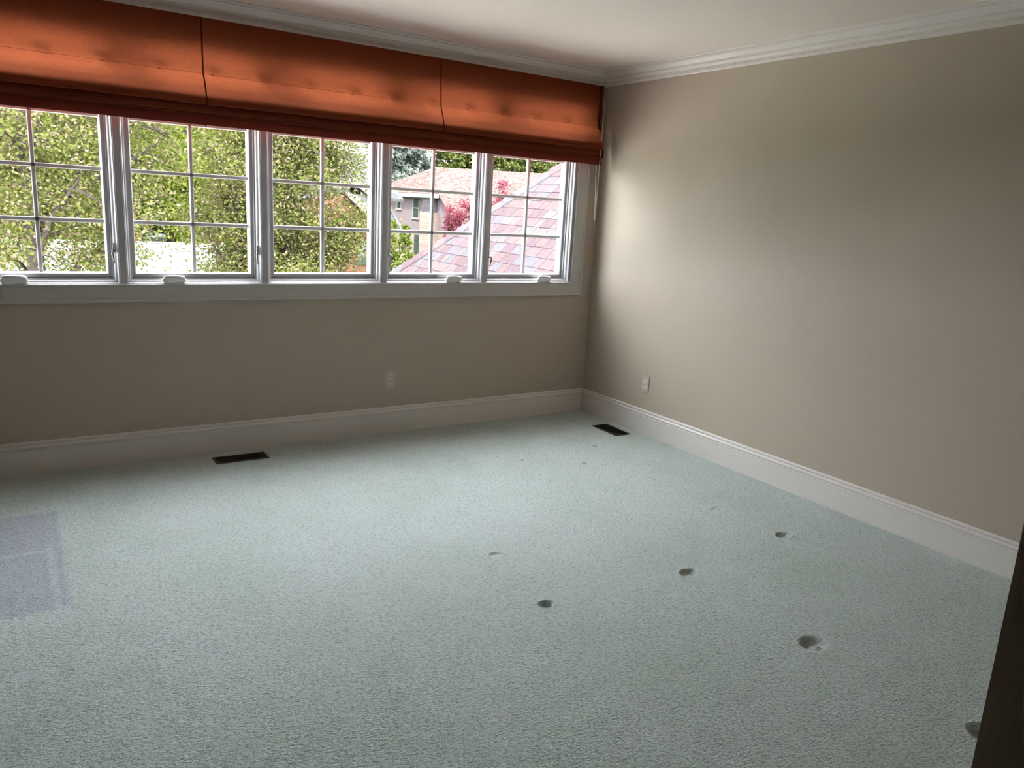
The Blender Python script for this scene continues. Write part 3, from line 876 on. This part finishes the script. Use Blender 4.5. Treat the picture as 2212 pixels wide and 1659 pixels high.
# --- brick house glimpsed through the pear tree
bh = empty('brick_house', (9.6, 29.2, GZ), 0)
tag(bh, 'red brick house with grey roof glimpsed behind the pear tree', 'house')
def bb(name, m, x0, x1, y0, y1, z0, z1): return B(name, m, bh, x0, x1, y0, y1, z0 - GZ, z1 - GZ)
MB().prism([(-1.2, 0, 0), (1.5, 0, 0), (1.5, 0, zG(.2)), (-.3, 0, zG(1.75)), (-1.2, 0, zG(1.0))], (0, 4, 0)).build('brick_gable', M_redbrk, bh)
sheetpoly([(-.45, -.35, zG(1.95)), (-.45, 4, zG(1.95)), (1.95, 4, zG(-.1)), (1.95, -.35, zG(-.1))], M_shB, 'roof_slope', bh, .18)
MB().prism([(-.5, -.38, zG(1.98)), (1.95, -.38, zG(-.12)), (1.95, -.38, zG(-.38)), (-.5, -.38, zG(1.70))], (0, .08, 0)).build('rake_board', M_white, bh)
bb('upper_wall', M_white, -.6, 2.6, 2.6, 7, GZ, 1.9)
sheetpoly([(-1.6, 2.0, zG(1.85)), (3.4, 2.0, zG(1.65)), (4.2, 8.4, zG(3.95)), (1.6, 8.4, zG(4.1)), (.2, 8.0, zG(3.6))], M_shB, 'roof_slope', bh, .15)
MB().prism([(-.35, 1.6, zG(1.7)), (.75, 1.6, zG(2.45)), (1.9, 1.6, zG(1.55)), (1.9, 1.6, zG(1.35)), (.75, 1.6, zG(2.2)), (-.35, 1.6, zG(1.5))], (0, 2, 0)).build('dormer_rake', M_white, bh)
bb('dormer_wall', M_white, -.1, 1.6, 1.9, 4, 1.0, 1.75)
bb('house_window', M_wglass, .2, .9, -.03, .0, -1.4, -.3)

# --- brick house with grey garage behind the oak
ch = empty('brick_house', (-4.0, 31.0, GZ), 0)
tag(ch, 'low brick house with garage behind the white trailer', 'house')
def cb(name, m, x0, x1, y0, y1, z0, z1): return B(name, m, ch, x0, x1, y0, y1, z0 - GZ, z1 - GZ)
cb('wall', M_siding, -6, 10, .4, 7, GZ, .9)
for xx, w in ((4.6, .45), (7.0, .5), (8.2, 1.2), (-1.2, 1.2), (.4, .5)):
    cb('brick_pier', M_redbrk, xx, xx + w, 0, .5, GZ, .5)
for xx in (5.3, 1.4, -4.0):
    d_ = cb('garage_door', M_white, xx, xx + 1.5, .3, .42, GZ, -.35)
    B('door_glass', M_wglass, d_, xx + .1, xx + 1.4, .28, .30, zG(-.9), zG(-.5))
MB().prism([(-7, -.5, zG(.85)), (-7, 7.5, zG(.85)), (-7, 3.5, zG(2.6))], (18, 0, 0)).build('roof', M_shB, ch)
cb('chimney', M_redbrk, .6, 1.5, 1.2, 2.0, .8, 3.3)

# --- long white trailer
M_trail = mat('trailer_white', (0.1764, 0.1764, 0.1785), .45, 0.0)
tr_ = empty('white_trailer', (-4.0, 14.6, GZ), math.radians(-1.5))
tag(tr_, 'long white flat-topped trailer beyond the left windows', 'trailer')
B('body', M_trail, tr_, -5.2, 5.6, 0, 2.5, .55, 3.26, .06, 2)
for zz in (3.06, 3.00): B('side_stripe', mat('stripe_grey', (.12, .115, .12), .5), tr_, -5.2, 5.6, -.012, 0, zz, zz + .015)
B('roof_edge', M_trail, tr_, -5.24, 5.64, -.03, 2.53, 3.225, 3.275, .01)
for xx in (-1.0, .0, 1.0):
    for yy in (.05, 2.2):
        MB().tube([(xx, yy, .38), (xx, yy + .25, .38)], .38, 20).build('wheel', M_duct, tr_)

# ------------------------------------------------------------------ vegetation
def leaf_mat(name, stops, trans=0.35):
    m = bpy.data.materials.new(name); m.use_nodes = True
    nt = m.node_tree; nd, ln = nt.nodes, nt.links
    for n in list(nd): nd.remove(n)
    out = nd.new('ShaderNodeOutputMaterial'); mix = nd.new('ShaderNodeMixShader'); mix.inputs[0].default_value = trans
    df = nd.new('ShaderNodeBsdfDiffuse'); tl = nd.new('ShaderNodeBsdfTranslucent')
    ge = nd.new('ShaderNodeNewGeometry')
    r = ramp(nd, stops); r.color_ramp.interpolation = 'LINEAR'
    ln.new(ge.outputs['Random Per Island'], r.inputs['Fac'])
    ln.new(r.outputs['Color'], df.inputs['Color']); ln.new(r.outputs['Color'], tl.inputs['Color'])
    ln.new(df.outputs[0], mix.inputs[1]); ln.new(tl.outputs[0], mix.inputs[2]); ln.new(mix.outputs[0], out.inputs[0])
    return m
M_bark = add_noise(mat('bark', (0.040, 0.032, 0.028), .9, 0.0), 12, .3, .6, 30, .02)
M_pear = leaf_mat('pear_leaves', [(0, (0.0431, 0.0567, 0.0119, 1)), (.45, (0.0794, 0.0869, 0.0223, 1)), (.75, (0.1121, 0.1096, 0.0408, 1)), (.9, (0.1344, 0.1023, 0.0670, 1)), (1, (0.1697, 0.1240, 0.0913, 1))])
M_oak = leaf_mat('oak_leaves', [(0, (0.0416, 0.0631, 0.0060, 1)), (.5, (0.0875, 0.1114, 0.0120, 1)), (1, (0.1334, 0.1448, 0.0210, 1))])
M_far = leaf_mat('far_leaves', [(0, (0.0245, 0.0420, 0.0098, 1)), (1, (0.0700, 0.0910, 0.0245, 1))])
M_spruce = leaf_mat('spruce_needles', [(0, (0.0425, 0.0562, 0.0446, 1)), (.6, (0.0850, 0.0975, 0.0810, 1)), (1, (0.1445, 0.1500, 0.1283, 1))], .15)
M_conif = leaf_mat('conifer_needles', [(0, (0.0225, 0.0338, 0.0075, 1)), (.6, (0.0562, 0.0675, 0.0165, 1)), (1, (0.1050, 0.1013, 0.0375, 1))], .15)
M_arbor = leaf_mat('arborvitae_leaves', [(0, (0.0358, 0.0553, 0.0078, 1)), (1, (0.0910, 0.1105, 0.0195, 1))], .2)
M_bush = leaf_mat('yellow_bush_leaves', [(0, (0.0506, 0.0709, 0.0135, 1)), (.6, (0.1013, 0.1114, 0.0371, 1)), (1, (0.1620, 0.1553, 0.0945, 1))], .3)
M_maple = leaf_mat('red_maple_leaves', [(0, (0.0750, 0.0135, 0.0210, 1)), (.6, (0.1275, 0.0300, 0.0413, 1)), (1, (0.1650, 0.0562, 0.0638, 1))], .35)

def quads(centers, length, width, name, m, parent, upbias=0.0, fold=True):
    """a diamond leaf at every centre, random orientation"""
    n = len(centers)
    a = rng.normal(size=(n, 3)); a[:, 2] = a[:, 2] * .7 - .3; a /= np.linalg.norm(a, axis=1)[:, None]
    bq = rng.normal(size=(n, 3)); bq[:, 2] += upbias
    c = np.cross(a, bq); c /= np.linalg.norm(c, axis=1)[:, None] + 1e-9
    l = (length * rng.uniform(.65, 1.25, n))[:, None]; w = (width * rng.uniform(.7, 1.2, n))[:, None]
    nrm = np.cross(a, c)
    v = np.empty((n, 4, 3))
    v[:, 0] = centers - a * l * .5
    v[:, 1] = centers + c * w * .5 + nrm * w * .15
    v[:, 2] = centers + a * l * .5
    v[:, 3] = centers - c * w * .5 + nrm * w * .15
    me = bpy.data.meshes.new(name)
    me.vertices.add(n * 4); me.vertices.foreach_set('co', v.reshape(-1).astype(np.float32))
    me.loops.add(n * 4); me.loops.foreach_set('vertex_index', np.arange(n * 4, dtype=np.int32))
    me.polygons.add(n); me.polygons.foreach_set('loop_start', np.arange(0, n * 4, 4, dtype=np.int32))
    try: me.polygons.foreach_set('loop_total', np.full(n, 4, dtype=np.int32))
    except Exception: pass
    me.update(calc_edges=True)
    o = link(name, me, m, parent)
    o['kind'] = 'stuff'
    return o

def broad_tree(name, az, D, height, crown_z0, rx, rz, nclump, nleaf, leaf, m, label, cat, group=None, trunk_r=.16, clump_r=.38, nb=9, lean=(0, 0), fill=0.25):
    x, y = CX + D * math.sin(math.radians(az)), CY + D * math.cos(math.radians(az))
    root = empty(name, (x, y, GZ))
    tag(root, label, cat, group)
    cz = (crown_z0 + height) / 2
    br = MB()
    top = Vector((lean[0], lean[1], height * .8))
    trunk = [Vector((0, 0, 0)), Vector((.05, 0, crown_z0 * .6)), Vector((lean[0] * .3, lean[1] * .3, crown_z0 + .3)), Vector((lean[0] * .7, lean[1] * .7, cz)), top]
    MB().tube(trunk, [trunk_r, trunk_r * .9, trunk_r * .75, trunk_r * .45, trunk_r * .12], 9).build('trunk', M_bark, root, smooth=True)
    tips = []
    for i in range(nb):
        t = (i + .3) / nb
        z0 = crown_z0 * .9 + (height * .78 - crown_z0 * .9) * t
        k = min(1, z0 / (height * .8))
        st = Vector((lean[0] * k * .8, lean[1] * k * .8, z0))
        an = i * 2.4 + random.uniform(-.3, .3)
        reach = rx * math.sqrt(max(.08, 1 - ((z0 + .4 * rz - cz) / (rz * 1.15)) ** 2)) * random.uniform(.8, 1.02)
        en = st + Vector((math.cos(an) * reach, math.sin(an) * reach, random.uniform(.25, .75) * rz * .7))
        mid = st.lerp(en, .5) + Vector((random.uniform(-.1, .1), random.uniform(-.1, .1), random.uniform(-.15, .1)))
        br.tube([st, mid, en], [trunk_r * .42, trunk_r * .26, trunk_r * .06], 6, False)
        for j in range(7):
            f = random.uniform(.25, 1)
            s = st.lerp(en, f)
            d = Vector((random.gauss(0, 1), random.gauss(0, 1), random.gauss(.25, .6))).normalized() * reach * random.uniform(.25, .55)
            e2 = s + d
            br.tube([s, s.lerp(e2, .5) + Vector((0, 0, .05)), e2], [trunk_r * .13, trunk_r * .09, trunk_r * .03], 5, False)
            tips.append(e2)
            for q in range(3):
                e3 = s.lerp(e2, random.uniform(.4, 1)) + Vector((random.gauss(0, .3), random.gauss(0, .3), random.gauss(0, .22))) * rx * .3
                br.tube([s.lerp(e2, .5), e3], [trunk_r * .05, trunk_r * .02], 4, False)
                tips.append(e3)
    br.build('branches', M_bark, root, smooth=True, fix=False)
    cl = np.array([tuple(t) for t in tips])
    u = rng.normal(size=(nclump, 3)); u /= np.linalg.norm(u, axis=1)[:, None]
    rr = rng.uniform(fill, 1, nclump) ** .45
    extra = np.stack([u[:, 0] * rr * rx + lean[0] * .6, u[:, 1] * rr * rx + lean[1] * .6, u[:, 2] * rr * rz + cz], 1)
    cl = np.concatenate([cl, extra])
    idx = rng.integers(0, len(cl), nleaf)
    rad = clump_r * rng.uniform(.5, 1.3, len(cl))
    pts = cl[idx] + rng.normal(size=(nleaf, 3)) * rad[idx][:, None] * np.array([.55, .55, .42])
    quads(pts, leaf, leaf * .55, 'foliage', m, root)
    return root

broad_tree('pear_tree', 16.9, 11.0, 7.1, 2.0, .95, 2.6, 150, 85000, .052, M_pear, 'pale flowering pear tree outside the middle window', 'tree', trunk_r=.11, clump_r=.34, nb=12)
broad_tree('pear_tree', 1.5, 9.8, 7.3, 3.6, 1.5, 1.85, 130, 60000, .048, M_pear, 'pale flowering pear tree outside the leftmost window', 'tree', trunk_r=.11, clump_r=.36, nb=12)
broad_tree('pear_tree', 13.6, 10.5, 6.4, 2.6, .62, 1.9, 60, 22000, .048, M_pear, 'slender pale pear tree between the second and middle window', 'tree', trunk_r=.07, clump_r=.30, nb=9)
broad_tree('oak_tree', 9.5, 25.0, 9.6, 3.1, 3.5, 3.2, 180, 100000, .108, M_oak, 'bright green oak tree outside the second window', 'tree', trunk_r=.22, clump_r=.55, nb=12)
broad_tree('maple_tree', 2.0, 24.5, 9.2, 2.8, 2.6, 3.3, 150, 70000, .115, M_oak, 'green shade tree behind the leftmost pear tree', 'tree', trunk_r=.24, clump_r=.65, nb=11)
broad_tree('shade_tree', -5.5, 36.0, 12, 2.4, 4.2, 5.0, 170, 34000, .20, M_far, 'dark green shade tree at the far left', 'tree', trunk_r=.28, clump_r=.8, nb=10)
broad_tree('shade_tree', 14.0, 54.0, 12, 1.6, 4.8, 5.6, 190, 34000, .26, M_far, 'broad green tree far behind the oak', 'tree', trunk_r=.3, clump_r=.9, nb=10)
broad_tree('shade_tree', 4.0, 60.0, 14, 1.6, 6.5, 6.6, 220, 36000, .30, M_far, 'tall green tree far behind the low brick house', 'tree', trunk_r=.35, clump_r=1.0, nb=10)

def conifer(name, az, D, height, rad, nleaf, leaf, m, label, z0=.3, dense=1.0, power=1.0, droop=.25):
    x, y = CX + D * math.sin(math.radians(az)), CY + D * math.cos(math.radians(az))
    root = empty(name, (x, y, GZ))
    tag(root, label, 'tree')
    MB().tube([(0, 0, 0), (0, 0, height * .95)], [rad * .08 + .04, .02], 8).build('trunk', M_bark, root, smooth=True)
    nbr = int(130 * dense)
    az_ = rng.uniform(0, 2 * math.pi, nbr); zz = z0 + (height - z0) * rng.uniform(0, 1, nbr) ** 1.15
    rl = rad * (1 - (zz - z0) / (height - z0)) ** power * rng.uniform(.8, 1.1, nbr) + .05
    bi = rng.integers(0, nbr, nleaf); t = rng.uniform(.15, 1, nleaf) ** .6
    r_ = rl[bi] * t
    w = (.12 + .16 * (1 - t)) * rad * .55
    pts = np.stack([np.cos(az_[bi]) * r_, np.sin(az_[bi]) * r_, zz[bi] - droop * r_ + .15 * r_ * t], 1)
    pts += rng.normal(size=(nleaf, 3)) * w[:, None] * np.array([1, 1, .55])
    quads(pts, leaf, leaf * .38, 'needles', m, root, fold=False)
    return root
conifer('blue_spruce', 24.3, 67, 18.0, 5.2, 60000, .48, M_spruce, 'blue spruce behind the tan house', droop=.2)
for azc, Dc, hc, lab in ((27.5, 76, 15.0, 'olive green conifer beside the blue spruce'), (29.9, 77, 14.0, 'olive green conifer above the tan house ridge'),
                         (32.2, 77, 13.0, 'olive green conifer outside the rightmost window, left of its muntin'), (34.5, 78, 12.0, 'low olive green conifer near the slate hip'),
                         (36.8, 79, 12.2, 'olive green conifer half hidden by the slate hip')):
    conifer('conifer', azc, Dc, hc + 1.5, 3.4, 34000, .44, M_conif, lab, dense=1.2, droop=.3, power=.55)
for azc, Dc, hc, lab in ((24.15, 30.0, 3.98, 'slim arborvitae at the mullion below the tan house'), (25.15, 29.4, 3.72, 'slim arborvitae nearest the yellow bush')):
    conifer('arborvitae', azc, Dc, hc, .50, 16000, .085, M_arbor, lab, dense=1.2, droop=-.5, power=.6)
def bush(name, az, D, base, r, h, n, leaf, m, label):
    x, y = CX + D * math.sin(math.radians(az)), CY + D * math.cos(math.radians(az))
    root = empty(name, (x, y, base))
    tag(root, label, 'shrub')
    st = MB()
    for i in range(9):
        an = i * 2.4
        st.tube([(0, 0, 0), (math.cos(an) * r * .3, math.sin(an) * r * .3, h * .5), (math.cos(an) * r * .65, math.sin(an) * r * .65, h * .9)], [.035, .022, .008], 5, False)
    st.build('stems', M_bark, root, fix=False)
    u = rng.normal(size=(60, 3)); u /= np.linalg.norm(u, axis=1)[:, None]; u[:, 2] = np.abs(u[:, 2]) ** .45 if name == 'red_maple' else np.abs(u[:, 2])
    cl = u * rng.uniform(.70 if name == 'red_maple' else .45, 1, (60, 1)) * np.array([r, r, h])
    pts = cl[rng.integers(0, 60, n)] + rng.normal(size=(n, 3)) * r * .13
    quads(pts, leaf, leaf * .6, 'foliage', m, root)
bush('yellow_bush', 25.3, 26.0, GZ, 1.25, 3.0, 18000, .085, M_bush, 'yellow green bush at the corner of the slate hip')
bush('yellow_bush', 24.2, 23.0, GZ, 1.2, 2.55, 16000, .08, M_bush, 'yellow green bush below the arborvitae')
bush('red_maple', 31.7, 33.0, GZ, 1.0, 6.05, 10000, .12, M_maple, 'taller red leaved maple before the pink shingle roof')
bush('red_maple', 29.0, 34.0, GZ, .85, 4.85, 6000, .11, M_maple, 'smaller red leaved maple beside the tan house gutter')
